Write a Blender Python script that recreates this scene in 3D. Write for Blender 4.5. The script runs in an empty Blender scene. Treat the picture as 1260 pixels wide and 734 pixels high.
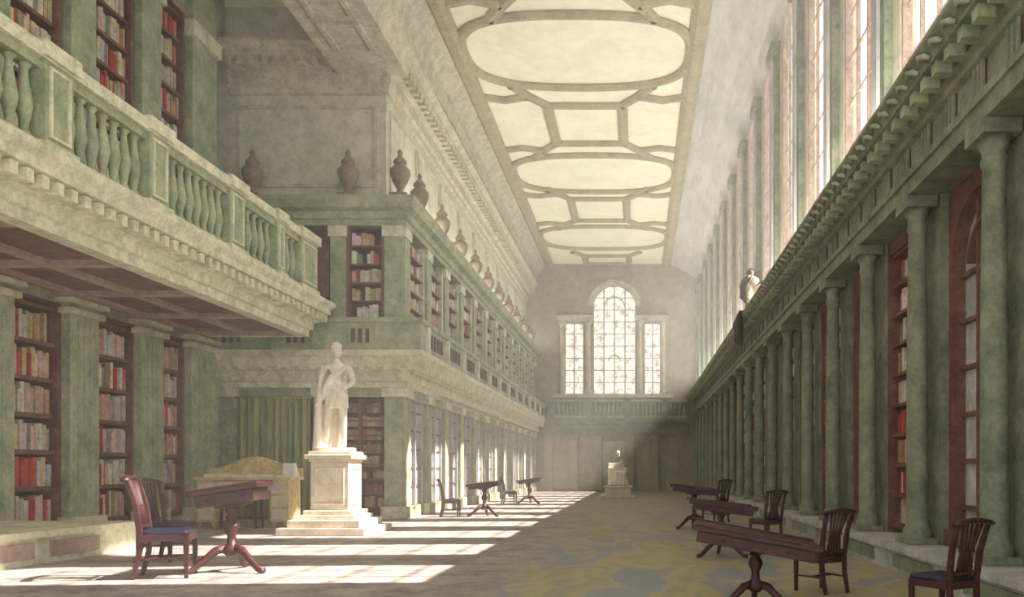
import bpy, math, random
from mathutils import Vector, Matrix
random.seed(7)
scene=bpy.context.scene
S=0.78
def lin(c):
    return tuple(((v/255.0)/12.92 if v/255.0<=0.04045 else ((v/255.0+0.055)/1.055)**2.4) for v in c)+(1.0,)

# ---------------------------------------------------------------- materials
def mat(name,c1,c2=None,scale=1.5,rough=0.75,stretch=(1,1,1),bump=0.25,contrast=(0.40,0.58),c3=None,attr=False):
    m=bpy.data.materials.new(name); m.use_nodes=True
    nt=m.node_tree; N=nt.nodes; L=nt.links
    b=N['Principled BSDF']; b.inputs['Roughness'].default_value=rough
    tc=N.new('ShaderNodeTexCoord'); mp=N.new('ShaderNodeMapping'); mp.inputs['Scale'].default_value=stretch
    L.new(tc.outputs['Object'],mp.inputs['Vector'])
    n=N.new('ShaderNodeTexNoise'); n.inputs['Scale'].default_value=scale; n.inputs['Detail'].default_value=10; n.inputs['Roughness'].default_value=0.85
    L.new(mp.outputs['Vector'],n.inputs['Vector'])
    r=N.new('ShaderNodeValToRGB'); e=r.color_ramp.elements
    if c2 is None: c2=tuple(min(255,v*1.18+6) for v in c1)
    e[0].position=contrast[0]; e[0].color=lin(c1); e[1].position=contrast[1]; e[1].color=lin(c2)
    if c3 is not None:
        x=e.new(contrast[1]+0.08); x.color=lin(c3)
    L.new(n.outputs['Fac'],r.inputs['Fac'])
    out=r.outputs['Color']
    if attr:
        a=N.new('ShaderNodeAttribute'); a.attribute_name='Col'
        mx=N.new('ShaderNodeMix'); mx.data_type='RGBA'; mx.blend_type='MULTIPLY'; mx.inputs['Factor'].default_value=1
        L.new(a.outputs['Color'],mx.inputs[6]); L.new(out,mx.inputs[7]); out=mx.outputs[2]
    L.new(out,b.inputs['Base Color'])
    if bump:
        n2=N.new('ShaderNodeTexNoise'); n2.inputs['Scale'].default_value=scale*7; n2.inputs['Detail'].default_value=3
        L.new(mp.outputs['Vector'],n2.inputs['Vector'])
        bp=N.new('ShaderNodeBump'); bp.inputs['Strength'].default_value=bump; bp.inputs['Distance'].default_value=0.04
        L.new(n2.outputs['Fac'],bp.inputs['Height']); L.new(bp.outputs['Normal'],b.inputs['Normal'])
    return m

M_green =mat('painted_green',(130,142,114),(178,184,148),scale=1.8,c3=(210,196,172))
M_green2=mat('painted_green_dark',(98,106,88),(144,150,124),scale=2.0,c3=(174,154,138))
M_cream =mat('cream_stone',(178,182,154),(232,228,200),scale=2.6,c3=(246,224,204))
M_upper =mat('upper_plaster',(178,178,160),(216,210,190),scale=1.3,c3=(226,204,184))
M_cornice=mat('cornice_stone',(162,158,138),(212,202,180),scale=2.6,c3=(210,182,162))
M_cove  =mat('cove_plaster',(172,174,170),(208,206,196),scale=0.9,stretch=(1,.25,1),c3=(200,192,202))
M_far   =mat('far_plaster',(144,140,120),(174,168,146),scale=1.1,c3=(188,168,148))
M_ceil  =mat('ceiling_plaster',(234,230,204),(250,246,224),scale=0.9,bump=0.1)
M_rib   =mat('ceiling_rib',(150,138,114),(180,168,140),scale=2.0)
M_wood  =mat('mahogany',(40,14,16),(78,30,30),scale=5,rough=0.4,stretch=(1,1,3),c3=(124,62,56))
M_shelf =mat('shelf_wood',(94,58,48),(132,92,74),scale=3,rough=0.6,c3=(158,124,104))
M_dark  =mat('recess_dark',(60,40,38),(96,66,58),scale=2)
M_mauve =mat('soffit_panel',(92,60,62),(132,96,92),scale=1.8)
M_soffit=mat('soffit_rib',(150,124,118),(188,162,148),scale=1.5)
M_marble=mat('statue_marble',(212,202,186),(244,234,218),scale=3,rough=0.5,bump=0.1)
M_ped   =mat('pedestal_stone',(196,186,164),(232,216,196),scale=2.5)
M_urn   =mat('bronzed_urn',(112,98,82),(152,132,110),scale=3)
M_navy  =mat('navy_leather',(14,14,36),(32,34,66),scale=6,rough=0.4)
M_desk  =mat('pale_oak',(190,162,108),(230,206,150),scale=3,rough=0.5)
M_paper =mat('paper',(220,216,206),(240,236,228),scale=8)
M_curt  =mat('green_curtain',(94,122,88),(174,166,104),scale=1.6,stretch=(3,1,.25),rough=0.9,c3=(128,172,148))
M_lilac =mat('lilac_plaster',(156,156,160),(204,200,202),scale=1.8,stretch=(1,1,.35),c3=(212,182,170))
M_glz   =mat('window_glaze',(158,168,164),(218,218,212),scale=1.8,stretch=(1,1,.5),rough=0.25,c3=(238,226,216))
M_books =mat('books',(190,190,190),(255,255,255),scale=5,attr=True,rough=0.7,bump=0.1)
M_gold  =mat('dull_gilt',(56,52,42),(104,92,70),scale=6,rough=0.5)
M_pink  =mat('window_frame_paint',(160,134,122),(202,182,168),scale=3)

def floor_mat():
    m=bpy.data.materials.new('floor_stone'); m.use_nodes=True
    nt=m.node_tree;N=nt.nodes;L=nt.links;b=N['Principled BSDF'];b.inputs['Roughness'].default_value=0.6
    tc=N.new('ShaderNodeTexCoord')
    n=N.new('ShaderNodeTexNoise');n.inputs['Scale'].default_value=1.3;n.inputs['Detail'].default_value=10;n.inputs['Roughness'].default_value=.85
    L.new(tc.outputs['Object'],n.inputs['Vector'])
    r=N.new('ShaderNodeValToRGB');e=r.color_ramp.elements
    e[0].position=.41;e[0].color=lin((122,112,116));e[1].position=.57;e[1].color=lin((184,170,158))
    L.new(n.outputs['Fac'],r.inputs['Fac'])
    mp=N.new('ShaderNodeMapping');mp.inputs['Scale'].default_value=(0.9,0.45,1);L.new(tc.outputs['Object'],mp.inputs['Vector'])
    w=N.new('ShaderNodeTexNoise');w.inputs['Scale'].default_value=1.2;w.inputs['Detail'].default_value=6;w.inputs['Distortion'].default_value=1.5
    L.new(mp.outputs['Vector'],w.inputs['Vector'])
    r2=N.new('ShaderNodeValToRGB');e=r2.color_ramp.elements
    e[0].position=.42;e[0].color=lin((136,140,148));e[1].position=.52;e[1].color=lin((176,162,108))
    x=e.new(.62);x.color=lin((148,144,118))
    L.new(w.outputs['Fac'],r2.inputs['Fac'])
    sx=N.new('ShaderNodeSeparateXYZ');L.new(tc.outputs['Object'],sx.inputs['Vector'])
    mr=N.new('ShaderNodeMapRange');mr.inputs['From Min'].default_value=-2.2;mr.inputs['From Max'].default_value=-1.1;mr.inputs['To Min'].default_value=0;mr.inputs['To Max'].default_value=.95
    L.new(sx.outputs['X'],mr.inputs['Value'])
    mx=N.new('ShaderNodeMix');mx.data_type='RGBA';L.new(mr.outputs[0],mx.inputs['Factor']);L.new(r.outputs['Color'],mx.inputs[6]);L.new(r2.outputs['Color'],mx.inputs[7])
    L.new(mx.outputs[2],b.inputs['Base Color'])
    return m
M_floor=floor_mat()

def pane_mat():
    m=bpy.data.materials.new('tinted_window_pane');m.use_nodes=True
    nt=m.node_tree;N=nt.nodes;L=nt.links
    for x in list(N): N.remove(x)
    o=N.new('ShaderNodeOutputMaterial');t=N.new('ShaderNodeBsdfTransparent')
    tc=N.new('ShaderNodeTexCoord');n=N.new('ShaderNodeTexNoise');n.inputs['Scale'].default_value=1.8;n.inputs['Detail'].default_value=9;n.inputs['Roughness'].default_value=.75
    r=N.new('ShaderNodeValToRGB');e=r.color_ramp.elements
    e[0].position=.38;e[0].color=lin((186,162,150));e[1].position=.52;e[1].color=lin((250,246,228))
    L.new(tc.outputs['Object'],n.inputs['Vector']);L.new(n.outputs['Fac'],r.inputs['Fac']);L.new(r.outputs['Color'],t.inputs['Color']);L.new(t.outputs[0],o.inputs['Surface'])
    return m
M_pane=pane_mat()

# ---------------------------------------------------------------- mesh builder
class MB:
    def __init__(s): s.v=[];s.f=[];s.m=[];s.sm=[];s.c=[]
    def add(s,vs,fs,mi=0,smooth=False,col=(1,1,1,1)):
        o=len(s.v); s.v+= [tuple(p) for p in vs]; s.c+=[col]*len(vs)
        for f in fs:
            s.f.append(tuple(o+i for i in f)); s.m.append(mi); s.sm.append(smooth)
    def hexa(s,p,mi=0,col=(1,1,1,1)):
        s.add(p,[(0,3,2,1),(4,5,6,7),(0,1,5,4),(1,2,6,5),(2,3,7,6),(3,0,4,7)],mi,False,col)
    def box(s,x0,x1,y0,y1,z0,z1,mi=0,col=(1,1,1,1)):
        if x0>x1:x0,x1=x1,x0
        if y0>y1:y0,y1=y1,y0
        s.hexa([(x0,y0,z0),(x1,y0,z0),(x1,y1,z0),(x0,y1,z0),(x0,y0,z1),(x1,y0,z1),(x1,y1,z1),(x0,y1,z1)],mi,col)
    def lathe(s,cx,cy,prof,seg=16,mi=0,smooth=True,sx=1,sy=1):
        vs=[];fs=[];n=len(prof)
        for r,z in prof:
            for i in range(seg):
                a=2*math.pi*i/seg; vs.append((cx+r*sx*math.cos(a),cy+r*sy*math.sin(a),z))
        for j in range(n-1):
            for i in range(seg):
                k=(i+1)%seg; fs.append((j*seg+i,j*seg+k,(j+1)*seg+k,(j+1)*seg+i))
        fs.append(tuple(reversed(range(seg)))); fs.append(tuple((n-1)*seg+i for i in range(seg)))
        s.add(vs,fs,mi,smooth)
    def tube(s,pts,rad,seg=8,mi=0,smooth=True,flat=1.0):
        pts=[Vector(p) for p in pts]; vs=[];fs=[]
        up=Vector((0,0,1))
        for j,p in enumerate(pts):
            d=(pts[min(j+1,len(pts)-1)]-pts[max(j-1,0)]).normalized()
            ref=up if abs(d.dot(up))<0.9 else Vector((0,1,0))
            a=d.cross(ref).normalized(); b=d.cross(a).normalized()
            r=rad[j] if isinstance(rad,(list,tuple)) else rad
            for i in range(seg):
                t=2*math.pi*(i+.5)/seg; vs.append(p+a*r*math.cos(t)+b*r*flat*math.sin(t))
        n=len(pts)
        for j in range(n-1):
            for i in range(seg):
                k=(i+1)%seg; fs.append((j*seg+i,j*seg+k,(j+1)*seg+k,(j+1)*seg+i))
        fs.append(tuple(reversed(range(seg)))); fs.append(tuple((n-1)*seg+i for i in range(seg)))
        s.add(vs,fs,mi,smooth)
    def sweep(s,path,prof,side=1,mi=0,closed=False):
        n=len(path);P=[Vector((p[0],p[1])) for p in path]
        offs=[]
        for i in range(n):
            if closed: a=P[i]-P[i-1];b=P[(i+1)%n]-P[i]
            else:
                a=P[i]-P[i-1] if i>0 else P[1]-P[0]
                b=P[i+1]-P[i] if i<n-1 else P[-1]-P[-2]
            a.normalize();b.normalize()
            na=Vector((a.y,-a.x))*side;nb=Vector((b.y,-b.x))*side
            m=(na+nb); m=m/ max(0.2,(1+na.dot(nb)))
            offs.append(m)
        vs=[];k=len(prof)
        for i in range(n):
            for o,z in prof: q=P[i]+offs[i]*o; vs.append((q.x,q.y,z))
        fs=[]
        rng=n if closed else n-1
        for i in range(rng):
            j=(i+1)%n
            for t in range(k):
                u=(t+1)%k; fs.append((i*k+t,i*k+u,j*k+u,j*k+t))
        if not closed:
            fs.append(tuple(range(k)));fs.append(tuple(reversed([(n-1)*k+t for t in range(k)])))
        s.add(vs,fs,mi)
    def arch(s,axis,c,hw,zs,ztop,d0,d1,mi=0,seg=12,rise=None):
        rise=hw if rise is None else rise
        for i in range(seg):
            a=math.pi*i/seg;b=math.pi*(i+1)/seg
            u0=c-hw*math.cos(a);u1=c-hw*math.cos(b);z0=zs+rise*math.sin(a);z1=zs+rise*math.sin(b)
            if axis=='X':
                s.hexa([(u0,d0,z0),(u1,d0,z1),(u1,d1,z1),(u0,d1,z0),(u0,d0,ztop),(u1,d0,ztop),(u1,d1,ztop),(u0,d1,ztop)],mi)
            else:
                s.hexa([(d0,u0,z0),(d0,u1,z1),(d1,u1,z1),(d1,u0,z0),(d0,u0,ztop),(d0,u1,ztop),(d1,u1,ztop),(d1,u0,ztop)],mi)
    def archband(s,axis,c,r0,r1,zs,d0,d1,mi=0,seg=14):
        for i in range(seg):
            a=math.pi*i/seg;b=math.pi*(i+1)/seg
            q=[]
            for d in (d0,d1):
                for r,t in ((r0,a),(r1,a),(r1,b),(r0,b)):
                    u=c-r*math.cos(t);z=zs+r*math.sin(t)
                    q.append((u,d,z) if axis=='X' else (d,u,z))
            s.hexa(q,mi)
    def build(s,name,mats,loc=(0,0,0),rot=(0,0,0),scl=1,parent=None,bevel=0,cols=False):
        import bmesh
        me=bpy.data.meshes.new(name); me.from_pydata(s.v,[],s.f)
        for m in (mats if isinstance(mats,(list,tuple)) else [mats]): me.materials.append(m)
        me.polygons.foreach_set('material_index',s.m); me.polygons.foreach_set('use_smooth',s.sm)
        if cols:
            at=me.color_attributes.new('Col','FLOAT_COLOR','POINT')
            at.data.foreach_set('color',[x for c in s.c for x in c])
        bm=bmesh.new();bm.from_mesh(me);bmesh.ops.recalc_face_normals(bm,faces=bm.faces);bm.to_mesh(me);bm.free()
        o=bpy.data.objects.new(name,me);scene.collection.objects.link(o)
        o.location=loc;o.rotation_euler=rot;o.scale=(scl,)*3
        if parent: o.parent=parent
        if bevel:
            b=o.modifiers.new('bev','BEVEL');b.width=bevel;b.segments=2;b.limit_method='ANGLE'
        return o
def empty(name,loc=(0,0,0),rot=(0,0,0),scl=1):
    o=bpy.data.objects.new(name,None);scene.collection.objects.link(o);o.location=loc;o.rotation_euler=rot;o.scale=(scl,)*3;return o

BC=[(184,52,50),(198,70,62),(214,186,146),(230,214,184),(240,230,216),(190,144,104),(206,196,186),(222,204,174),(196,174,140),(150,146,116),(206,170,140),(232,222,206),(222,214,210)]
def books(mb,axis,a0,a1,z0,z1,front,back,nsh,dens=.09,pal=BC,fill=.9):
    h=(z1-z0)/nsh
    for k in range(nsh):
        zb=z0+k*h+.04
        a=a0+.02
        base=random.choice(pal)
        while a<a1-.03:
            w=random.uniform(.7,1.4)*dens
            if a+w>a1:break
            if random.random()<.2: base=random.choice(pal)
            c=base if random.random()<.6 else random.choice(pal)
            if random.random()<fill:
                ht=h*random.uniform(.60,.82);dp=random.uniform(0,.05)
                f=front+(dp if back>front else -dp)
                cc=lin(tuple(min(255,max(0,v+random.uniform(-15,15))) for v in c))
                if axis=='Y': mb.box(min(f,back),max(f,back),a,a+w*.93,zb,zb+ht,0,cc)
                else: mb.box(a,a+w*.93,min(f,back),max(f,back),zb,zb+ht,0,cc)
            a+=w
def frameX(m,x0,x1,z0,z1,y,w=.1,t=.05,mi=0):
    m.box(x0,x1,y-t,y+.01,z0,z0+w,mi);m.box(x0,x1,y-t,y+.01,z1-w,z1,mi);m.box(x0,x0+w,y-t,y+.01,z0+w,z1-w,mi);m.box(x1-w,x1,y-t,y+.01,z0+w,z1-w,mi)
def frameY(m,y0,y1,z0,z1,x,w=.1,t=.05,mi=0):
    m.box(x-.01,x+t,y0,y1,z0,z0+w,mi);m.box(x-.01,x+t,y0,y1,z1-w,z1,mi);m.box(x-.01,x+t,y0,y0+w,z0+w,z1-w,mi);m.box(x-.01,x+t,y1-w,y1,z0+w,z1-w,mi)

# ---------------------------------------------------------------- dimensions
YB=2.0; YF=53.7; YK=23.3
YU=23.9; XU=-7.4
XR=4.0; XL=-6.7; XW=-12.0; ZC=15.0

mb=MB();mb.box(-13.5,5.2,-3,YF+.4,-.2,0);mb.build('floor',M_floor)
mb=MB();mb.box(-13,1.9,YB-1,YF+.3,ZC,ZC+.25)
mb.build('ceiling',M_ceil)
mb=MB()
pts=[(1.9,ZC),(2.5,14.8),(3.2,14.45),(3.7,14.05),(4.0,13.7)]
for i in range(4):
    (x0,z0),(x1,z1)=pts[i],pts[i+1]
    mb.hexa([(x0,YB,z0),(x1,YB,z1),(x1,YF,z1),(x0,YF,z0),(x0,YB,z0+.3),(x1+.1,YB,z1+.5),(x1+.1,YF,z1+.5),(x0,YF,z0+.3)])
mb.build('ceiling_cove_right',M_cove)

# ceiling ribs
mb=MB()
cx=-1.98;prof=[(-.19,ZC+.02),(.19,ZC+.02),(.19,ZC-.08),(.08,ZC-.16),(-.08,ZC-.16),(-.19,ZC-.08)]
def sup(cy,a,b,n=2.7,N=56):
    r=[]
    for i in range(N):
        t=2*math.pi*i/N;c=math.cos(t);s_=math.sin(t)
        r.append((cx+a*math.copysign(abs(c)**(2/n),c),cy+b*math.copysign(abs(s_)**.7,s_)))
    return r
for cy in (5.6,16.0,26.5,37.3,47.5):
    mb.sweep(sup(cy,3.72,2.3),prof,closed=True)
for cy in (10.8,21.2,32.0,42.4,52.4):
    h=1.75 if cy<50 else 1.0
    mb.sweep([(cx-1.4,cy-h),(cx+1.4,cy-h),(cx+1.4,cy+h),(cx-1.4,cy+h)],prof,closed=True)
    if cy>50:
        for sx in (-1,1): mb.sweep([(cx+sx*1.4,cy-h),(cx+sx*2.1,cy-h-.9)],prof);
        continue
    for sx in (-1,1):
        for sy in (-1,1):
            mb.sweep([(cx+sx*1.4,cy+sy*h),(cx+sx*2.0,cy+sy*2.5),(cx+sx*2.5,cy+sy*3.3)],prof)
            mb.sweep([(cx+sx*2.0,cy+sy*2.5),(cx+sx*2.9,cy+sy*2.2),(cx+sx*3.8,cy+sy*2.5)],prof)
for x in (-5.85,1.88): mb.sweep([(x,YB),(x,YF)],[(-.28,ZC+.02),(.28,ZC+.02),(.28,ZC-.12),(.12,ZC-.26),(-.12,ZC-.26),(-.28,ZC-.12)])
mb.build('trim_ceiling_ribs',M_rib)

# ---------------------------------------------------------------- right wall (clerestory)
wc=[4.6+3.4*k for k in range(15)]; WH=1.0
wc=[c for c in wc if c+WH<YF-.3]
mb=MB()
mb.box(XR,XR+.25,YB,YF,6.25,6.9)
edges=[YB]+[e for c in wc for e in (c-WH,c+WH)]+[YF]
for i in range(0,len(edges),2):
    mb.box(XR,XR+.25,edges[i],edges[i+1],6.9,14.3)
for c in wc:
    mb.arch('Y',c,WH,13.1,14.3,XR,XR+.25)
mb.box(XR+.25,XR+.4,YB,YF,14.2,15)
mb.build('wall_right',M_upper)
mb=MB()
for i in range(0,len(edges),2):
    y=(edges[i]+edges[i+1])/2
    if i==0: y=2.9
    mb.box(XR-.14,XR+.01,y-.36,y+.36,6.9,13.1);mb.box(XR-.26,XR,y-.46,y+.46,13.1,13.45);mb.box(XR-.24,XR,y-.46,y+.46,6.4,6.9)
    mb.box(XR-.2,XR-.1,y-.14,y+.14,6.9,13.1,1)
mb.build('trim_clerestory_pilasters',[M_green2,M_lilac])
for i,c in enumerate(wc):
    mb=MB()
    for dy in (-.34,.34): mb.box(XR+.08,XR+.14,c+dy-.03,c+dy+.03,6.98,13.95)
    for y in (c-WH+.005,c+WH-.085): mb.box(XR+.02,XR+.16,y,y+.08,6.98,13.1)
    z=7.6
    while z<13.5: mb.box(XR+.09,XR+.13,c-WH,c+WH,z-.02,z+.02); z+=.85
    mb.archband('Y',c,WH-.1,WH-.01,13.1,XR+.02,XR+.16)
    mb.box(XR-.1,XR+.2,c-WH,c+WH,6.85,6.98)
    mb.build('window_%d'%(i+2),M_pink)

mb=MB()
mb.box(3.55,5.0,YB,YF,0,.30);mb.box(3.48,5.0,YB,YF,.30,.38)
y=YB+.4
while y<YF-1.3:
    mb.box(3.52,3.56,y,y+1.5,.07,.25,1); y+=2.45
mb.build('plinth_right',[M_lilac,M_green2])
cyr=[8.9+2.45*k for k in range(-2,19) if 8.9+2.45*k<YF-.2]
colprof=[(.27,.385),(.27,.46),(.24,.48),(.26,.55),(.21,.62),(.19,.68),(.19,1.6),(.18,3.2),(.155,4.72),(.18,4.74),(.18,4.80),(.155,4.82),(.17,4.9),(.23,5.0)]
for y in cyr:
    mb=MB();mb.lathe(3.90,y,colprof,20,sx=.75);mb.box(3.68,4.09,y-.26,y+.26,5.0,5.155)
    mb.box(3.68,4.09,y-.28,y+.28,.385,.47)
    mb.build('column',M_green2)
mb=MB();mb.box(4.76,5.0,YB,YF,.39,6.2,0)
mb.build('wall_right_lower',M_dark)
bkr=MB();shr=MB()
for y in cyr: shr.box(4.12,4.75,y-.3,y+.3,.39,5.2,1)
shr.box(4.16,4.74,YB,YF-.02,5.17,6.2,1)
wi=0
for i in range(len(cyr)-1):
    a,b=cyr[i]+.3,cyr[i+1]-.3
    if i in (0,2,4,8,12):
        c=(a+b)/2;hw=(b-a)/2-.1;wi+=1
        m=MB()
        m.box(4.42,4.5,a,b,.5,5.15,1)
        m.arch('Y',c,hw,4.1,5.15,4.22,4.415,0)
        for y0,y1 in ((a,a+.1),(b-.1,b)): m.box(4.23,4.415,y0,y1,.6,5.10,0)
        m.archband('Y',c,hw*.55,hw*.62,4.1,4.3,4.42,0)
        for t in (-.33,.33): m.box(4.34,4.42,c+t*hw*1.0-.03,c+t*hw*1.0+.03,.6,4.9,0)
        z=.9
        while z<4.6: m.box(4.35,4.42,a,b,z-.03,z+.03,0); z+=.62
        m.box(4.15,4.5,a,b,.39,.6,0)
        m.build('window_%d'%(wi+40),[M_shelf,M_glz])
    else:
        n=9
        for k in range(n+1):
            z=.5+k*(4.4/n); shr.box(4.2,4.7,a,b,z-.03,z+.02)
        for y0,y1 in ((a,a+.07),(b-.07,b)): shr.box(4.15,4.74,y0,y1,.39,5.15)
        shr.box(4.16,4.7,a,b,4.92,5.14)
        books(bkr,'Y',a+.08,b-.08,.5,4.9,4.27,4.6,n,dens=.1)
o=shr.build('bookcase_right',[M_shelf,M_green2])
bkr.build('books_right',M_books,cols=True,parent=o)
E=[(-.15,5.16),(.30,5.16),(.30,5.36),(.34,5.36),(.34,5.46),(.24,5.48),(.24,5.84),(.32,5.86),(.32,5.95),(.40,5.97),(.40,6.08),(.62,6.10),(.62,6.22),(.72,6.30),(.72,6.36),(-.15,6.4)]
mb=MB();mb.sweep([(XR,YB),(XR,YF)],E,side=-1)
y=YB+.1
while y<YF-.2:
    mb.box(3.42,3.62,y,y+.15,5.96,6.095,1)
    mb.tube([(3.36,y+.05,6.15),(3.33,y+.14,6.21),(3.30,y+.25,6.25),(3.32,y+.3,6.19)],[.025,.04,.035,.015],6,1); y+=.38
y=8.9-4.9
while y<YF-.3:
    for d in (0,.82,1.63):
        mb.box(3.74,3.77,y+d-.16,y+d+.16,5.5,5.83,2)
        for q in (-.11,0,.11): mb.box(3.715,3.75,y+d+q-.03,y+d+q+.03,5.5,5.83,0)
    y+=2.45
mb.build('trim_entablature_right',[M_green2,M_green,M_dark])

mb=MB()
mb.lathe(3.6,26,[(.32,6.37),(.34,6.45),(.2,6.5),(.16,6.7),(.33,6.95),(.36,7.25),(.28,7.5),(.12,7.6),(.16,7.7),(.05,7.85)],14)
for s_ in (-1,1):
    mb.tube([(3.5,26+s_*.3,6.9),(3.45,26+s_*.7,7.1),(3.45,26+s_*.75,7.4),(3.45,26+s_*.5,7.45)],[.1,.12,.1,.05])
    mb.tube([(3.3,26+s_*.1,6.42),(3.2,26+s_*.35,6.1),(3.22,26+s_*.3,5.6),(3.3,26,5.4)],[.1,.14,.12,.06])
mb.build('carved_cartouche',M_gold)

# ---------------------------------------------------------------- far wall
Y0,Y1=YF,YF+.35
mb=MB()
mb.box(-7.6,4.4,Y0,Y1,0,6.4);mb.box(-7.6,-4.83,Y0,Y1,6.4,15.2);mb.box(1.5,4.4,Y0,Y1,6.4,15.2)
mb.box(-3.6,-2.95,Y0,Y1,6.4,15.2);mb.box(-.16,.43,Y0,Y1,6.4,15.2)
mb.box(-4.83,-3.6,Y0,Y1,11.1,15.2);mb.box(.43,1.5,Y0,Y1,11.1,15.2)
mb.arch('X',-1.555,1.395,12.2,15.2,Y0,Y1)
mb.build('wall_far',M_far)
mb=MB()
mb.archband('X',-1.555,1.4,1.75,12.2,Y0-.2,Y0,0)
for x in (-5.0,-3.28,.13,1.65):
    mb.lathe(x,Y0-.15,[(.24,6.4),(.24,6.6),(.17,6.7),(.15,10.9),(.2,11.0),(.27,11.2)],12)
for a,b in ((-5.3,-2.95),(-.16,1.95)):
    mb.box(a,b,Y0-.4,Y0,11.2,11.4);mb.box(a-.08,b+.08,Y0-.5,Y0,11.4,11.55)
mb.box(-5.6,2.3,Y0-.5,Y0,6.15,6.4)
for a,b,zt in ((-4.83,-3.6,11.1),(-2.95,-.16,13.5),(.43,1.5,11.1)):
    n=2 if b-a<2 else 4
    for k in range(0,n+1):
        x=a+(b-a)*k/n
        zz=zt if b-a<2 else 12.2+math.sqrt(max(0,1.4**2-(x+1.555)**2))
        mb.box(x-.04,x+.04,Y0+.1,Y0+.2,6.4,zz)
    z=7.2
    while z<zt-.3: mb.box(a,b,Y0+.12,Y0+.18,z-.025,z+.025);z+=.8
mb.archband('X',-1.555,.35,.42,8.6,Y0+.08,Y0+.2)
mb.archband('X',-1.555,.62,.70,12.2,Y0+.08,Y0+.2)
o=mb.build('window_1',M_cornice)
mb=MB();mb.add([(-4.9,Y0+.22,6.4),(1.6,Y0+.22,6.4),(1.6,Y0+.22,13.7),(-4.9,Y0+.22,13.7)],[(0,1,2,3)])
mb.build('panes',M_pane,parent=o)
mb=MB()
P=[(0,3.7),(.35,3.7),(.35,4.1),(.5,4.3),(.5,4.42),(.7,4.5),(.8,4.65),(.8,4.8),(0,4.8)]
mb.sweep([(XL+.2,YF),(XR-.6,YF)],P,side=1)
mb.box(XL+.9,XR-.8,YF-.75,YF-.5,4.8,4.95,1);mb.box(XL+.9,XR-.8,YF-.78,YF-.46,5.85,6.0,1)
x=XL+1.0
k=0
while x<XR-.9:
    if k%8==0: mb.box(x-.15,x+.25,YF-.78,YF-.46,4.8,6.0,0);x+=.22
    else: mb.lathe(x,YF-.62,[(.08,4.95),(.05,5.05),(.12,5.25),(.06,5.55),(.05,5.7),(.09,5.85)],8,1)
    x+=.28;k+=1
for x in (-5.9,-4.2,-2.6,-.5,1.1,2.8):
    mb.box(x-.22,x+.22,YF-.2,YF,.4,3.45,2);mb.box(x-.28,x+.28,YF-.26,YF,3.45,3.7,2);mb.box(x-.28,x+.28,YF-.26,YF,0,.4,2)
mb.build('trim_far_gallery',[M_green2,M_green,M_far])
mb=MB()
mb.box(-2.3,-.8,YF-.06,YF-.005,0,3.1,1);mb.box(-2.3,-2.15,YF-.12,YF-.005,0,3.1);mb.box(-.95,-.8,YF-.12,YF-.005,0,3.1);mb.box(-2.3,-.75,YF-.14,YF-.005,3.1,3.3)
for x in (-2.1,-1.5):
    for z0,z1 in ((.2,1.3),(1.5,2.9)): mb.box(x,x+.5,YF-.09,YF-.005,z0,z1,0)
mb.build('door_1',[M_green,M_lilac])

# ---------------------------------------------------------------- left far block
mb=MB()
mb.box(-13,XU,YU,YF,9.22,15.2,0)
mb.build('wall_left',M_upper)
U=[(0,12.4),(.12,12.4),(.12,12.6),(.2,12.65),(.2,13.0),(.35,13.05),(.35,13.25),(.62,13.3),(.62,13.45),(.8,13.6),(.8,13.7),(0,13.75)]
mb=MB();mb.sweep([(-12,YU),(XU,YU),(XU,YF)],U,side=1)
x=-11.9
while x<XU+.1: mb.box(x,x+.16,YU-.55,YU-.3,13.08,13.29);x+=.36
y=YU-.4
while y<YF-.3: mb.box(XU+.3,XU+.58,y,y+.18,13.06,13.29);y+=.42
frameX(mb,-11.8,XU-.25,9.7,12.1,YU)
y=YU+.3
while y<YF-3: frameY(mb,y,y+2.9,9.7,12.1,XU);y+=3.1
q=[(-6.75,13.75),(-6.6,14.3),(-6.3,14.7),(-5.85,15.0)]
for i in range(3):
    (x0,z0),(x1,z1)=q[i],q[i+1]
    mb.hexa([(x0,YB,z0),(x1,YB,z1),(x1,YF,z1),(x0,YF,z0),(x0-.3,YB,z0+.1),(x1-.3,YB,z1+.1),(x1-.3,YF,z1+.1),(x0-.3,YF,z0+.1)])
mb.build('trim_upper_cornice',M_cornice)
mb=MB()
mb.box(-8.6,-6.9,YB,YU-.02,12.95,15)
mb.sweep([(-6.9,YB),(-6.9,YU)],[(-.01,12.93),(.15,12.93),(.15,13.2),(.4,13.5),(.4,13.75),(-.01,13.8)],side=1)
mb.sweep([(-8.6,YB),(-8.6,YU)],[(-.01,12.93),(.15,12.93),(.15,13.3),(.5,13.7),(.5,13.9),(-.01,14.0)],side=-1)
y=YB+.3
while y<YK-1.6:
    mb.box(-8.3,-7.2,y,y+.12,12.88,12.96);mb.box(-8.3,-7.2,y+1.3,y+1.42,12.88,12.96)
    mb.box(-8.3,-8.18,y+.12,y+1.3,12.88,12.96);mb.box(-7.32,-7.2,y+.12,y+1.3,12.88,12.96);y+=1.7
mb.build('beam_recess',M_cornice)
mb=MB()
for y in [YB+3.0*k for k in range(8)]:
    if y<YK-.5: mb.box(-12,-8.6,y,y+.35,14.5,15)
mb.build('ceiling_recess_beams',M_cornice)

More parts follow.
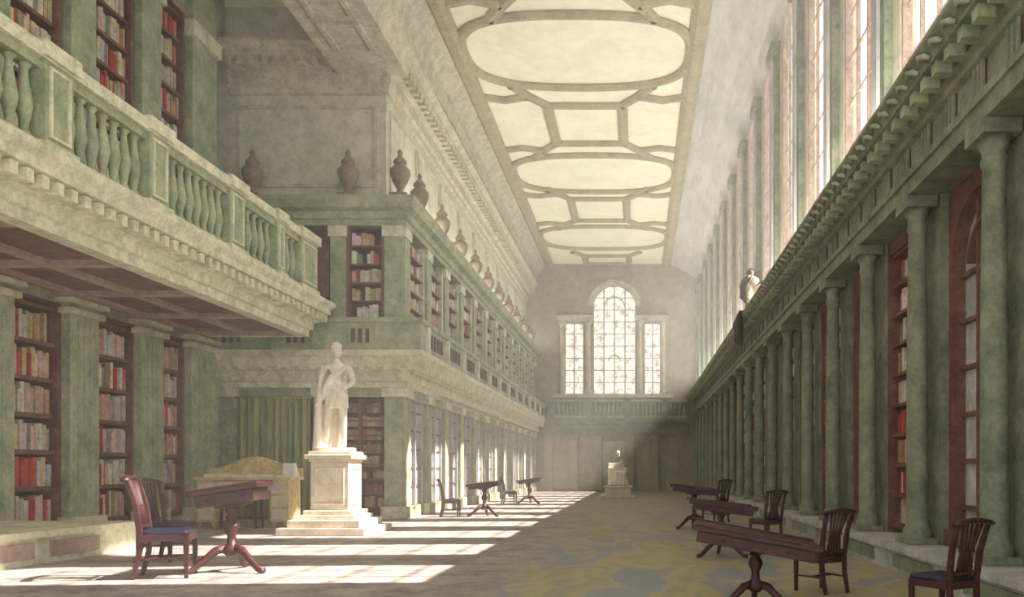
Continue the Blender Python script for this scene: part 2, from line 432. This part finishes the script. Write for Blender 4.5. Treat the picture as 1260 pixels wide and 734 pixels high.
pathB=[(-12,YK),(XL,YK),(XL,YF-.01)]
mb=MB()
mb.sweep(pathB,[(-.4,8.40),(.05,8.40),(.05,8.55),(.12,8.58),(.12,8.78),(.3,8.85),(.38,9.05),(.38,9.17),(-.75,9.2),(-.75,8.9),(-.4,8.9)],side=1)
mb.build('trim_gallery_cornice',M_green)
mb=MB()
mb.sweep(pathB,[(-.39,3.76),(.1,3.76),(.1,3.9),(.22,3.95),(.22,4.2),(.5,4.3),(.62,4.55),(.7,4.6),(.7,4.75),(-.39,4.75)],side=1,mi=1)
mb.sweep(pathB,[(.42,4.74),(.62,4.74),(.62,5.5),(.7,5.52),(.7,5.65),(.38,5.65),(.38,5.52),(.42,5.5)],side=1)
x=-11.8
while x<-6.6:
    mb.box(x,x+.08,YK-.7,YK-.6,4.8,5.5,0)
    if (x+11.8)%1.6<.8:
        for k in range(3): mb.box(x+.2+k*.2,x+.3+k*.2,YK-.65,YK-.61,4.95,5.35,2)
    x+=.9
y=YK
while y<YF-1:
    mb.box(-6.1,-6.0,y,y+.25,4.76,5.5,1)
    for k in range(4): mb.box(-6.1,-6.04,y+.5+k*.4,y+.68+k*.4,4.95,5.35,2)
    y+=2.45
x=-11.9
while x<-6.1: mb.box(x,x+.14,YK-.5,YK-.2,4.22,4.4,1);x+=.34
y=YK-.4
while y<YF-.2: mb.box(-6.5,-6.15,y,y+.16,4.22,4.4,1);y+=.4
mb.build('trim_gallery_parapet',[M_green,M_cream,M_dark])
bk=MB();mb=MB()
mb.box(-12.4,-7.15,YK+.45,YF-.02,.01,9.14,4)
ys=[YK+.36+2.45*k for k in range(13)]
mb.box(-7.1,XL-.02,YK+.42,YF-.03,3.5,3.76,0);mb.box(-12,XL-.02,YK+.02,YK+.4,3.5,3.76,0)
for y in ys:
    mb.box(-7.2,XL,y-.3,y+.3,.01,3.5,0);mb.box(-7.2,XL+.08,y-.36,y+.36,3.5,3.757,1);mb.box(-7.2,XL+.1,y-.38,y+.38,.01,.35,1)
    mb.box(-7.2,XL,y-.28,y+.28,4.75,8.1,0);mb.box(-7.2,XL+.04,y-.34,y+.34,8.1,8.395,1)
for i in range(len(ys)-1):
    a,b=ys[i]+.3,ys[i+1]-.3
    for k in range(6):
        z=.35+k*.56;mb.box(-7.1,-6.85,a,b,z-.02,z+.02,3)
    mb.box(-7.0,-6.9,a,b,.1,3.5,2)
    for t in (0,.46,.92): mb.box(-6.95,-6.8,a+(b-a)*t,a+(b-a)*t+.08,.35,3.5,2)
    mb.box(-7.1,-6.78,a,b,.01,.34,0)
    for k in range(6):
        z=5.2+k*.53;mb.box(-7.12,-6.82,a,b,z-.03,z+.02,3)
    mb.box(-7.1,-6.78,a,a+.1,4.8,8.4,1);mb.box(-7.1,-6.78,b-.1,b,4.8,8.4,1)
    books(bk,'Y',a+.1,b-.1,5.2,8.3,-6.87,-7.1,6,dens=.14)
for x,w in ((-11.7,.3),(-10.2,.3),(-8.6,.22),(-7.01,.26)):
    mb.box(x-w,x+w,YK-.01,YK+.4,4.75,8.1,0);mb.box(x-w-.06,x+w+.03,YK-.045,YK+.3,8.1,8.395,1)
for x,w in ((-11.75,.25),(-9.0,.3),(-7.01,.26)):
    mb.box(x-w,x+w,YK-.01,YK+.4,.35,3.5,0);mb.box(x-w-.06,x+w+.03,YK-.08,YK+.3,3.5,3.755,1);mb.box(x-w-.08,x+w+.03,YK-.1,YK+.3,.01,.35,1)
for a,b in ((-8.38,-7.28),(-11.4,-10.5)):
    for k in range(6):
        z=5.2+k*.53;mb.box(a,b,YK+.1,YK+.4,z-.03,z+.02,3)
    mb.box(a,a+.1,YK+.05,YK+.4,4.8,8.39,3);mb.box(b-.1,b,YK+.05,YK+.4,4.8,8.39,3)
    books(bk,'X',a+.1,b-.1,5.2,8.3,YK+.14,YK+.36,6,dens=.12)
for k in range(8):
    z=.3+k*.42;mb.box(-8.7,-7.28,YK+.1,YK+.4,z-.03,z+.02,3)
mb.box(-8.03,-7.95,YK+.05,YK+.4,.3,3.49,3)
books(bk,'X',-8.65,-7.3,.3,3.4,YK+.14,YK+.36,8,dens=.12,pal=[(160,116,90),(176,146,110),(150,86,76),(186,166,130)])
o=mb.build('bookcase_gallery',[M_green,M_cream,M_lilac,M_shelf,M_dark])
bk.build('books_gallery',M_books,cols=True,parent=o)
# cupboard door on the upper front and the curtain are fitted to the bookcase block
mb=MB();mb.box(-9.85,-8.85,YK+.2,YK+.35,4.8,8.2,0)
for x in (-9.75,-9.3):
    for z0,z1 in ((5.2,6.2),(6.4,7.9)): mb.box(x,x+.38,YK+.15,YK+.25,z0,z1,1)
mb.build('door_panel',[M_dark,M_shelf],parent=o)
mb=MB();vs=[];fs=[];n=90
for i in range(n+1):
    x=-11.45+2.1*i/n
    yy=YK-.12+.06*math.sin(i*.75)+.03*math.sin(i*1.9)
    vs+=[(x,yy,.05),(x,yy+.02,3.45)]
for i in range(n): fs.append((2*i,2*i+2,2*i+3,2*i+1))
mb.add(vs,fs,0,True);mb.tube([(-11.5,YK-.12,3.46),(-9.3,YK-.12,3.46)],.04)
mb.build('curtain',M_curt)
uprof=[(.24,0),(.24,.1),(.13,.14),(.09,.24),(.11,.3),(.22,.5),(.29,.72),(.29,.82),(.2,.92),(.14,.97),(.19,1.02),(.19,1.08),(.10,1.18),(.05,1.26),(.08,1.33),(.03,1.42)]
base=[(-11.1,YK+.1),(-8.35,YK+.1),(-6.85,YK+.1)]+[(-6.8,YK+2.0+2.9*k) for k in range(10)]
for x,y in base:
    mb=MB();mb.lathe(0,0,uprof,16);mb.box(-.25,.25,-.25,.25,0,.12)
    mb.build('urn',M_urn,loc=(x,y,9.2),bevel=0)

# ---------------------------------------------------------------- left recess wall with bookcases and balcony
mb=MB()
mb.box(-13,XW-.45,YB,YK+.4,0,15.2,1)
mb.box(XW-.45,XW+.02,YB,YK-.2,0,.2,0);mb.box(XW-.45,XW,YB,YK-.2,4.85,5.6,0);mb.box(XW-.45,XW,YB,YK+.3,13.45,15.2,0)
mb.build('wall_recess_left',[M_green,M_dark])
mb=MB();bk=MB();sh=MB()
yc=[22.15-2.42*k for k in range(9)]
for i,y in enumerate(yc):
    w=.46 if i else .72
    mb.box(XW-.45,XW+.22,y-w,y+w,.42,4.9,0);mb.box(XW-.3,XW+.32,y-w-.08,y+w+.08,4.65,4.77,1);mb.box(XW-.3,XW+.38,y-w-.12,y+w+.12,4.88,4.97,1)
    mb.box(XW-.3,XW+.34,y-w-.1,y+w+.1,.02,.42,1)
    mb.box(XW-.45,XW+.2,y-w*.85,y+w*.85,5.6,15,0);mb.box(XW-.3,XW+.3,y-w,y+w,12.9,13.3,1)
    for q_ in (-.2,0,.2):
        mb.box(XW+.2,XW+.235,y+q_*w*2-.03,y+q_*w*2+.03,.7,4.5,0)
for i in range(len(yc)-1):
    b=yc[i]-(.72 if i==0 else .46);a=yc[i+1]+.46
    for (z0,z1,n) in ((.3,4.7,6),(5.7,13.3,11)):
        h=(z1-z0)/n
        for k in range(n+1): sh.box(XW-.44,XW-.02,a,b,z0+k*h-.05,z0+k*h+.03)
        sh.box(XW-.44,XW+.04,a,a+.1,z0-.08,z1+.09);sh.box(XW-.44,XW+.04,b-.1,b,z0-.08,z1+.09);sh.box(XW-.44,XW+.045,a,b,z1+.09,z1+.14)
        books(bk,'Y',a+.1,b-.1,z0,z1,XW-.05,XW-.4,n,dens=.1,fill=.95)
o=mb.build('bookcase_recess',[M_green,M_cream])
sh.build('shelves',M_shelf,parent=o)
bk.build('books_recess',M_books,cols=True,parent=o)
mb=MB()
pb=[(-8.9,YB),(-8.9,22.0),(-11.6,22.0)]
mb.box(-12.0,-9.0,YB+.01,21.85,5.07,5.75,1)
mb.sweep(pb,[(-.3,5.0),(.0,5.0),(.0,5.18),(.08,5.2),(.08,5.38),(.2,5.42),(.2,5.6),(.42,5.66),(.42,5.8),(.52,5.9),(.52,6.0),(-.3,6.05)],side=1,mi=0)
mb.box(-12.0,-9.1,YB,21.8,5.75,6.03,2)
y=YB
while y<22.3:
    mb.box(-8.72,-8.5,y,y+.14,5.44,5.62,0);y+=.3
for y in [21.7-2.42*k for k in range(9)]:
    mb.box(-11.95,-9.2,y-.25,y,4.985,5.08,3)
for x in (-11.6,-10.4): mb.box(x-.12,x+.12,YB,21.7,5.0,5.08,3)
bal=mb.build('balcony',[M_cream,M_mauve,M_green,M_soffit])
mb=MB()
peds=[(20.95,22.0),(19.55,20.0),(17.3,17.95),(14.45,15.05),(11.9,12.5),(9.0,9.6),(6.1,6.7),(3.2,3.8)]
RX=-8.8
def pedestal(m,y0,y1):
    m.box(RX-.28,RX+.12,y0,y1,6.06,7.5,0);m.box(RX-.34,RX+.18,y0-.06,y1+.06,6.06,6.22,1);m.box(RX-.34,RX+.2,y0-.08,y1+.08,7.45,7.68,1)
    frameY(m,y0+.08,y1-.08,6.3,7.35,RX+.12,w=.05,t=.03,mi=1)
for y0,y1 in peds: pedestal(mb,y0,y1)
mb.box(RX-.25,RX+.1,3.2,21.97,6.05,6.2,1)
mb.box(RX-.27,RX+.14,3.2,21.97,7.42,7.62,1)
mb.sweep([(RX-.3,21.9),(-11.6,21.9)],[(-.15,7.42),(.15,7.42),(.15,7.61),(-.15,7.61)],side=1,mi=1)
bprof=[(.09,6.2),(.09,6.28),(.05,6.34),(.08,6.5),(.115,6.68),(.09,6.85),(.05,7.1),(.05,7.2),(.085,7.25),(.085,7.3)]
for i in range(len(peds)-1):
    y1=peds[i][0];y0=peds[i+1][1]
    n=max(2,int((y1-y0)/.27))
    for k in range(n):
        y=y0+(k+.5)*(y1-y0)/n; mb.lathe(RX-.08,y,bprof,10,0)
    mb.box(RX-.2,RX+.06,y0,y1,7.28,7.43,0)
mb.build('balustrade',[M_green,M_cream],parent=bal)
mb=MB()
mb.box(-11.6,-8.9,YB,14.4,0,.40,0);mb.box(-11.6,-8.82,YB,14.48,.40,.5,1)
y=13.4
while y>YB+1: mb.box(-8.9,-8.87,y-1.1,y,.1,.33,2);y-=1.45
mb.build('platform_step',[M_cream,M_cream,M_soffit])

# ---------------------------------------------------------------- furniture
def chair(loc,rz,s):
    e=empty('reading_chair',loc,(0,0,rz),s)
    m=MB()
    for x in (-.22,.22):
        m.tube([(x,.22,0),(x,.22,.44)],[.026,.036],4,smooth=False)
        m.tube([(x*.86,-.27,0),(x*.86,-.21,.25),(x*.88,-.2,.46),(x*.92,-.24,.75),(x*1.0,-.32,1.02)],[.028,.034,.036,.034,.028],4,smooth=False)
        m.tube([(x,.22,.2),(x*.87,-.22,.2)],.016,4,smooth=False)
        m.box(min(x,x*.86)-.012,max(x,x*.86)+.012,-.2,.22,.38,.45)
    m.tube([(-.2,0,.2),(.2,0,.2)],.015,4,smooth=False)
    m.box(-.22,.22,.2,.245,.38,.45);m.box(-.2,.2,-.23,-.19,.38,.45)
    m.build('frame_and_legs',M_wood,parent=e,bevel=.005)
    m=MB()
    n=10
    m.tube([(-.27+.54*i/n,-.32-.02*math.sin(math.pi*i/n),1.0+.035*math.sin(math.pi*i/n)) for i in range(n+1)],[.035]+[.045]*(n-1)+[.035],8,flat=.6)
    for x in (-.13,-.065,0,.065,.13):
        m.tube([(x*.8,-.21,.5),(x*.6,-.235,.72),(x*1.05,-.31,1.0)],[.022,.018,.022],6,flat=.5)
    m.tube([(-.2,-.215,.53),(.2,-.215,.53)],.02,4,smooth=False)
    m.tube([(-.1,-.245,.74),(.1,-.245,.74)],.016,6)
    m.build('back_splat',M_wood,parent=e)
    m=MB();m.hexa([(-.21,-.19,.45),(.21,-.19,.45),(.25,.25,.45),(-.25,.25,.45),(-.19,-.18,.5),(.19,-.18,.5),(.23,.23,.5),(-.23,.23,.5)])
    m.build('seat',M_navy,parent=e,bevel=.02)
    return e
def table(loc,rz,s,L_=1.0,D=.6,tilt=8,H=.76,name='reading_table',box=.07):
    e=empty(name,loc,(0,0,rz),s)
    m=MB();m.box(-L_/2,L_/2,-D/2,D/2,-.02,.025);m.box(-L_/2+.06,L_/2-.06,-D/2+.03,D/2-.03,-.02-box,-.02)
    for y in (-D/2,D/2-.02): m.box(-L_/2,L_/2,y,y+.02,.025,.045)
    m.box(-.14,.14,-.14,.14,-.05-box,-.015-box)
    for x in (-L_/4,L_/4): m.lathe(x,-D/2+.025,[(.02,-.02-box*.6),(.02,-.02-box*.4)],8)
    m.build('top',M_wood,parent=e,bevel=.006,loc=(0,0,H),rot=(0,math.radians(tilt),0))
    m=MB();m.lathe(0,0,[(.05,.16),(.09,.2),(.09,.25),(.045,.29),(.04,.36),(.075,.44),(.07,.48),(.045,.52),(.035,.56),(.06,H-.09-box),(.06,H-.01-box)],16)
    for k in range(3):
        a=math.radians(90+120*k);c,s_=math.cos(a),math.sin(a)
        m.tube([(c*.04,s_*.04,.24),(c*.14,s_*.14,.22),(c*.26,s_*.26,.12),(c*.36,s_*.36,.035),(c*.42,s_*.42,.03)],[.045,.042,.034,.028,.034],8)
    m.build('pedestal',M_wood,parent=e)
    return e
chair((-6.2,10.7,0),math.radians(-72),1.27)
table((-5.6,11.2,0),math.radians(8),1.38,L_=.66,D=.55,tilt=-9,H=.82,box=.12)
chair((-7.35,12.7,0),math.radians(-100),1.2)
chair((-5.6,24.3,0),math.radians(-70),1.08);table((-4.65,24.6,0),0,1.25,L_=.8,D=.6,tilt=-7,H=.78)
chair((-5.3,33.5,0),math.radians(-70),1.08);table((-4.55,34,0),0,1.25,L_=.8,D=.6,tilt=-7,H=.78)
table((1.2,8.3,0),math.radians(-6),1.0,L_=1.28,D=.9,tilt=10,H=.73,box=.11)
chair((2.12,9.4,0),math.radians(32),.92)
chair((2.78,7.35,0),math.radians(30),.93)
table((1.35,13.2,0),0,1.1,L_=1.0,D=.75,tilt=7,H=.76,box=.08)
chair((2.45,15.5,0),math.radians(30),.98)
table((1.35,19.5,0),0,1.2,L_=1.0,D=.75,tilt=7,H=.8)
chair((2.1,22.0,0),math.radians(45),1.1)

e=empty('writing_desk',(-9.7,20.3,0),(0,0,math.radians(3)),1.05)
m=MB()
for x in (-1.05,.62):
    m.box(x,x+.43,-.38,.38,.12,1.1)
    for k in range(3): m.box(x+.04,x+.39,-.40,-.38,.18+k*.3,.42+k*.3,1)
    for xx in (x+.04,x+.33):
        for yy in (-.33,.27): m.box(xx,xx+.06,yy,yy+.06,0,.12)
m.box(-.62,.62,-.37,.37,.85,1.09);m.box(-1.12,1.12,-.44,.44,1.1,1.17)
m.box(-.58,.58,-.4,-.37,.88,1.06,1)
n=20
for i in range(n):
    x0=-1.1+2.2*i/n;x1=-1.1+2.2*(i+1)/n
    f_=lambda x:1.38+(.28*max(0,math.cos(x*math.pi/1.7))**1.2 if abs(x)<.85 else 0)
    z0=f_(x0);z1=f_(x1)
    m.hexa([(x0,.36,1.17),(x1,.36,1.17),(x1,.42,1.17),(x0,.42,1.17),(x0,.34,z0),(x1,.34,z1),(x1,.44,z1),(x0,.44,z0)])
m.build('carcass',[M_desk,M_ped],parent=e,bevel=.01)
m=MB()
for k in range(6):
    x=-.95+k*.33;m.box(x,x+.25,-.25,.1,1.17,1.2+.05*random.random())
m.hexa([(.85,-.2,1.17),(1.1,-.2,1.17),(1.1,.2,1.17),(.85,.2,1.17),(.8,-.05,1.5),(1.05,-.05,1.5),(1.05,.1,1.5),(.8,.1,1.5)])
m.build('papers',M_paper,parent=e)
e=empty('stool',(-9.5,19.5,0),(0,0,.05),1.15)
m=MB()
for x in (-.35,.35):
    for y in (-.18,.18): m.tube([(x,y,0),(x*.95,y*.9,.7)],[.03,.045],4,smooth=False)
m.box(-.4,.4,-.23,.23,.68,.78);m.box(-.33,.33,-.02,.02,.2,.25)
m.build('legs_and_top',M_wood,parent=e,bevel=.01)

# ---------------------------------------------------------------- statues
def skinned(V,R,Ed,mb,levels=2):
    me=bpy.data.meshes.new('tmp');me.from_pydata(V,Ed,[]);o=bpy.data.objects.new('tmp',me);scene.collection.objects.link(o)
    bpy.context.view_layer.objects.active=o
    mod=o.modifiers.new('s','SKIN')
    for i,r in enumerate(R):
        me.skin_vertices[0].data[i].radius=(r if isinstance(r,tuple) else (r,r))
    me.skin_vertices[0].data[0].use_root=True
    mod.branch_smoothing=.6
    ss=o.modifiers.new('ss','SUBSURF');ss.levels=levels
    dg=bpy.context.evaluated_depsgraph_get();ev=o.evaluated_get(dg);m2=ev.to_mesh()
    mb.add([tuple(v.co) for v in m2.vertices],[tuple(p.vertices) for p in m2.polygons],0,True)
    ev.to_mesh_clear();bpy.data.objects.remove(o)
def ell(mb,c,r,rot=None,seg=16,rings=10):
    vs=[];fs=[];Rm=Matrix.Rotation(rot,3,'Z') if rot else Matrix.Identity(3)
    for j in range(1,rings):
        t=math.pi*j/rings
        for i in range(seg):
            a=2*math.pi*i/seg
            p=Rm@Vector((r[0]*math.sin(t)*math.cos(a),r[1]*math.sin(t)*math.sin(a),r[2]*math.cos(t)));vs.append(tuple(p+Vector(c)))
    for j in range(rings-2):
        for i in range(seg):
            k=(i+1)%seg;fs.append((j*seg+i,j*seg+k,(j+1)*seg+k,(j+1)*seg+i))
    fs.append(tuple(range(seg)));fs.append(tuple(reversed([(rings-2)*seg+i for i in range(seg)])))
    mb.add(vs,fs,0,True)
def head(mb,c,rz,s=1):
    Rm=Matrix.Rotation(rz,3,'Z');c=Vector(c)
    def q(p): return tuple(c+Rm@(Vector(p)*s))
    ell(mb,q((0,.01,.03)),(.078*s,.095*s,.105*s),rz)
    ell(mb,q((0,-.02,-.05)),(.058*s,.07*s,.072*s),rz)
    mb.tube([q((0,-.088,.04)),q((0,-.112,-.005)),q((0,-.09,-.018))],[.008*s,.016*s,.012*s],6)
    ell(mb,q((0,-.088,-.045)),(.025*s,.012*s,.008*s),rz,8,6);ell(mb,q((0,-.086,-.06)),(.021*s,.012*s,.008*s),rz,8,6)
    ell(mb,q((0,-.078,-.095)),(.022*s,.018*s,.018*s),rz,8,6)
    for x in (-1,1):
        ell(mb,q((x*.08,.01,.0)),(.012*s,.022*s,.035*s),rz,8,6)
        ell(mb,q((x*.032,-.085,.042)),(.026*s,.012*s,.008*s),rz,8,6)
    for k in range(26):
        a=random.uniform(0,2*math.pi);t=random.uniform(0,1.35)
        p=(.08*math.sin(t)*math.cos(a),.02+.095*math.sin(t)*math.sin(a),.04+.1*math.cos(t))
        if p[1]<-.05 and p[2]<.1: continue
        ell(mb,q(p),(.03*s,.03*s,.026*s),0,8,6)
def hand(V,R,Ed,wrist,d,side,curl):
    w=Vector(V[wrist]);d=Vector(d).normalized();sd=Vector(side).normalized();n=d.cross(sd).normalized()*curl
    i0=len(V);V.append(tuple(w+d*.05));R.append((.036,.022));Ed.append((wrist,i0))
    out=[]
    for k,(o_,l) in enumerate(((-.03,.07),(-.01,.08),(.01,.075),(.03,.06))):
        a=w+d*.08+sd*o_;b=a+d*l*.55+n*.008;c=b+d*l*.35+n*.03
        out.append((a,b,c))
    a=w+d*.02+sd*-.03;out.append((a,a+sd*-.035+d*.03,a+sd*-.04+d*.065+n*.02))
    return out
def fingers(mb,chains):
    for a,b,c in chains: mb.tube([a,a+(b-a)*.5,b,c],[.012,.012,.011,.008],6)
def folds(mb,prof,cx,cy,sx,sy,nf=9,amp=.09,tw=.6,seg=60):
    vs=[];fs=[];n=len(prof)
    for j,(r,z) in enumerate(prof):
        for i in range(seg):
            a=2*math.pi*i/seg;k=amp*(j/(n-1))
            rr=r*(1+k*math.sin(nf*a+tw*j)+k*.5*math.sin((nf+4)*a-j*.4))
            vs.append((cx+rr*sx*math.cos(a),cy+rr*sy*math.sin(a),z))
    for j in range(n-1):
        for i in range(seg):
            k=(i+1)%seg;fs.append((j*seg+i,j*seg+k,(j+1)*seg+k,(j+1)*seg+i))
    fs.append(tuple(range(seg)));fs.append(tuple(reversed([(n-1)*seg+i for i in range(seg)])))
    mb.add(vs,fs,0,True)
def finish(mb,name,parent,loc,rot,s,vox=.012):
    o=mb.build(name,M_marble,loc=loc,rot=rot,scl=s,parent=parent)
    r=o.modifiers.new('rm','REMESH');r.mode='VOXEL';r.voxel_size=vox;r.use_smooth_shade=True
    sm=o.modifiers.new('sm','SMOOTH');sm.iterations=2;sm.factor=.5
    return o

V=[(0,0,.98),(.015,0,1.12),(.01,0,1.28),(0,.0,1.42),(0,-.005,1.52),(0.01,-.02,1.60),
   (.10,0,1.44),(.20,0,1.43),(.275,.02,1.18),(.17,-.15,1.06),
   (-.10,0,1.44),(-.20,0,1.42),(-.27,.03,1.15),(-.27,-.06,.90),
   (.09,0,.93),(.115,-.02,.52),(.12,.02,.09),(.125,-.13,.035),
   (-.10,0,.92),(-.13,-.10,.52),(-.17,.03,.10),(-.20,-.11,.035)]
R=[(.15,.11),(.125,.10),(.145,.105),(.13,.09),.06,.052, .075,.068,.052,.034,.075,.068,.052,.034,.095,.068,.045,(.045,.03),.092,.066,.045,(.045,.03)]
Ed=[(0,1),(1,2),(2,3),(3,4),(4,5),(3,6),(6,7),(7,8),(8,9),(3,10),(10,11),(11,12),(12,13),(0,14),(14,15),(15,16),(16,17),(0,18),(18,19),(19,20),(20,21)]
ch=hand(V,R,Ed,9,(-.8,-.3,.25),(0,.2,1),1)+hand(V,R,Ed,13,(-.1,-.25,-.9),(0,1,-.2),-1)
mb=MB();skinned(V,R,Ed,mb);fingers(mb,ch)
head(mb,(.015,-.03,1.70),math.radians(28))
folds(mb,[(.14,1.12),(.152,1.02),(.168,.92),(.172,.84),(.174,.78),(.172,.73)],0,0,1.1,.84,nf=10,amp=.10)
folds(mb,[(.14,1.16),(.155,1.12),(.15,1.07)],0.01,0,1.12,.82,nf=14,amp=.06)
for k in range(5):
    t=k*.045
    mb.tube([(.2-t*.5,-.03,1.46-t*.3),(.08-t,-.115,1.33-t*.5),(-.06-t*.6,-.125,1.2-t*.6),(-.2,-.06,1.08-t),(-.27,-.03,1.0-t)],[.03,.032,.03,.032,.03],8)
vs=[];fs=[];nu,nv=26,14
for lay in (0,1):
    for j in range(nv+1):
        z=1.46-1.40*j/nv
        for i in range(nu+1):
            u=i/nu;spread=.20+.04*(j/nv)
            x=-.05+(u-.5)*2*spread-.07*(j/nv);y=.12+.06*(j/nv)+.035*math.sin(u*20+j*.15)*(.4+j/nv)-(.16*(1-u)**3)
            vs.append((x,y+(.035 if lay else 0),z))
w_=nu+1;T=(nv+1)*w_
for j in range(nv):
    for i in range(nu):
        a=j*w_+i;fs.append((a,a+1,a+w_+1,a+w_));fs.append((T+a,T+a+w_,T+a+w_+1,T+a+1))
for i in range(nu):
    fs.append((i,T+i,T+i+1,i+1));a=nv*w_+i;fs.append((a,a+1,T+a+1,T+a))
for j in range(nv):
    a=j*w_;fs.append((a,a+w_,T+a+w_,T+a));a=j*w_+nu;fs.append((a,T+a,T+a+w_,a+w_))
mb.add(vs,fs,0,True)
mb.tube([(-.3,0,.0),(-.29,-.02,.4),(-.28,-.04,.8),(-.27,-.04,.95)],[.10,.08,.065,.05],10)
mb.lathe(-.02,0,[(.33,-.02),(.34,.0),(.34,.045),(.32,.05)],24,sx=1.0,sy=.75)
st=empty('marble_statue',(-6.75,18.2,0))
finish(mb,'figure',st,(0,0,1.83),(0,0,math.radians(10)),1.31,.011)
m=MB()
for h0,h1,w in ((0,.16,.95),(.16,.32,.78),(.32,.42,.62),(.42,.52,.54)): m.box(-w,w,-w,w,h0,h1)
m.box(-.42,.42,-.42,.42,.52,1.58);m.box(-.45,.45,-.45,.45,1.58,1.64);m.box(-.52,.52,-.52,.52,1.64,1.74);m.box(-.46,.46,-.46,.46,1.74,1.81)
frameX(m,-.33,.33,.64,1.46,-.42,w=.05,t=.025);frameY(m,-.33,.33,.64,1.46,.42,w=.05,t=.025)
m.build('pedestal',M_ped,parent=st,bevel=.02)

V=[(0,.1,.55),(0,.1,.72),(0,.07,.9),(0,.04,1.02),(0,.03,1.12),(0,.01,1.2),
   (.1,.04,1.04),(.2,.03,1.02),(.3,-.02,.78),(.24,-.28,.70),
   (-.1,.04,1.04),(-.2,.03,1.02),(-.28,-.05,.8),(-.1,-.25,.85),
   (.12,.05,.52),(.17,-.40,.52),(.17,-.36,.1),(.18,-.5,.04),
   (-.12,.05,.52),(-.16,-.42,.55),(-.18,-.45,.1),(-.2,-.58,.04)]
R=[(.17,.13),(.14,.11),(.15,.11),(.13,.09),.06,.052,.075,.07,.055,.036,.075,.07,.055,.036,.11,.075,.045,(.045,.03),.11,.075,.045,(.045,.03)]
Ed=[(0,1),(1,2),(2,3),(3,4),(4,5),(3,6),(6,7),(7,8),(8,9),(3,10),(10,11),(11,12),(12,13),(0,14),(14,15),(15,16),(16,17),(0,18),(18,19),(19,20),(20,21)]
ch=hand(V,R,Ed,9,(0,-1,-.1),(1,0,0),-1)+hand(V,R,Ed,13,(.6,-.6,.1),(0,.2,1),1)
mb=MB();skinned(V,R,Ed,mb);fingers(mb,ch)
head(mb,(0,0,1.3),math.radians(20))
mb.box(-.34,.34,-.05,.42,0,.5);mb.box(-.34,-.28,-.1,.4,.5,.74);mb.box(.28,.34,-.1,.4,.5,.74);mb.box(-.34,.34,.34,.42,.5,.95)
folds(mb,[(.2,.62),(.28,.5),(.32,.3),(.36,.12),(.38,.03)],0,-.2,1,.95,nf=11,amp=.12)
for k in range(4): mb.tube([(.2,.0,1.04-k*.03),(.05,-.07,.92-k*.05),(-.15,-.1,.75-k*.04),(-.3,-.1,.6)],[.035]*4,8)
st=empty('seated_statue',(-1.0,41,0))
finish(mb,'figure',st,(0,0,.62),(0,0,math.radians(15)),1.22,.016)
m=MB();m.box(-.85,.85,-.7,.7,0,.18);m.box(-.65,.65,-.65,.6,.18,.52);m.box(-.72,.72,-.72,.66,.52,.62)
m.build('pedestal',M_ped,parent=st,bevel=.02)

# ---------------------------------------------------------------- haze box (scattering volume added to make the sun shafts show)
m=bpy.data.materials.new('haze_volume');m.use_nodes=True;N=m.node_tree.nodes
for x in list(N): N.remove(x)
o_=N.new('ShaderNodeOutputMaterial');vsn=N.new('ShaderNodeVolumeScatter');vsn.inputs['Density'].default_value=.0085;vsn.inputs['Anisotropy'].default_value=0
vsn.inputs['Color'].default_value=(1,.98,.94,1)
m.node_tree.links.new(vsn.outputs[0],o_.inputs['Volume'])
mb=MB();mb.box(-6.6,3.6,YB+2,YF-.9,.02,14.6);mb.build('haze_volume',m)

# ---------------------------------------------------------------- lights and world
w=bpy.data.worlds.new('World');scene.world=w;w.use_nodes=True
nt=w.node_tree;bg=nt.nodes['Background']
bg.inputs['Color'].default_value=(1.0,.985,.96,1);bg.inputs['Strength'].default_value=1.4
ld=bpy.data.lights.new('sun','SUN');ld.energy=22;ld.angle=.012;ld.color=(1.0,.92,.80)
lo=bpy.data.objects.new('sun',ld);scene.collection.objects.link(lo)
lo.rotation_euler=Vector((-1,-.05,-1.06)).to_track_quat('-Z','Y').to_euler()
def area(name,loc,rot,sx,sy,en,col):
    d=bpy.data.lights.new(name,'AREA');d.shape='RECTANGLE';d.size=sx;d.size_y=sy;d.energy=en*S*S;d.color=col
    o=bpy.data.objects.new(name,d);scene.collection.objects.link(o);o.location=loc;o.rotation_euler=rot;return o
area('cornice_fill',(3.75,28,6.6),(0,math.radians(180-25),0),.5,48,2100,(1,.95,.85))  # added fill to brighten the ceiling, hidden on the cornice, not a fixture
area('gallery_fill',(-6.9,39,9.35),(0,math.radians(180+18),0),.2,28,500,(1,.95,.85))  # second added fill, out of sight above the gallery, no lamp there

cd=bpy.data.cameras.new('camera');co=bpy.data.objects.new('camera',cd);scene.collection.objects.link(co)
cd.sensor_width=36;cd.sensor_fit='HORIZONTAL';cd.lens=36*1000/1260
cd.shift_x=-(785-630)/1260;cd.shift_y=(578-367)/1260
co.location=(0,0,1.4);co.rotation_euler=(math.radians(90),0,0);cd.clip_end=300
scene.camera=co
for o in list(scene.objects):
    if o.parent is None:
        o.location=o.location*S
        if o.type not in ('CAMERA',):
            o.scale=o.scale*S
scene.view_settings.view_transform='Standard'
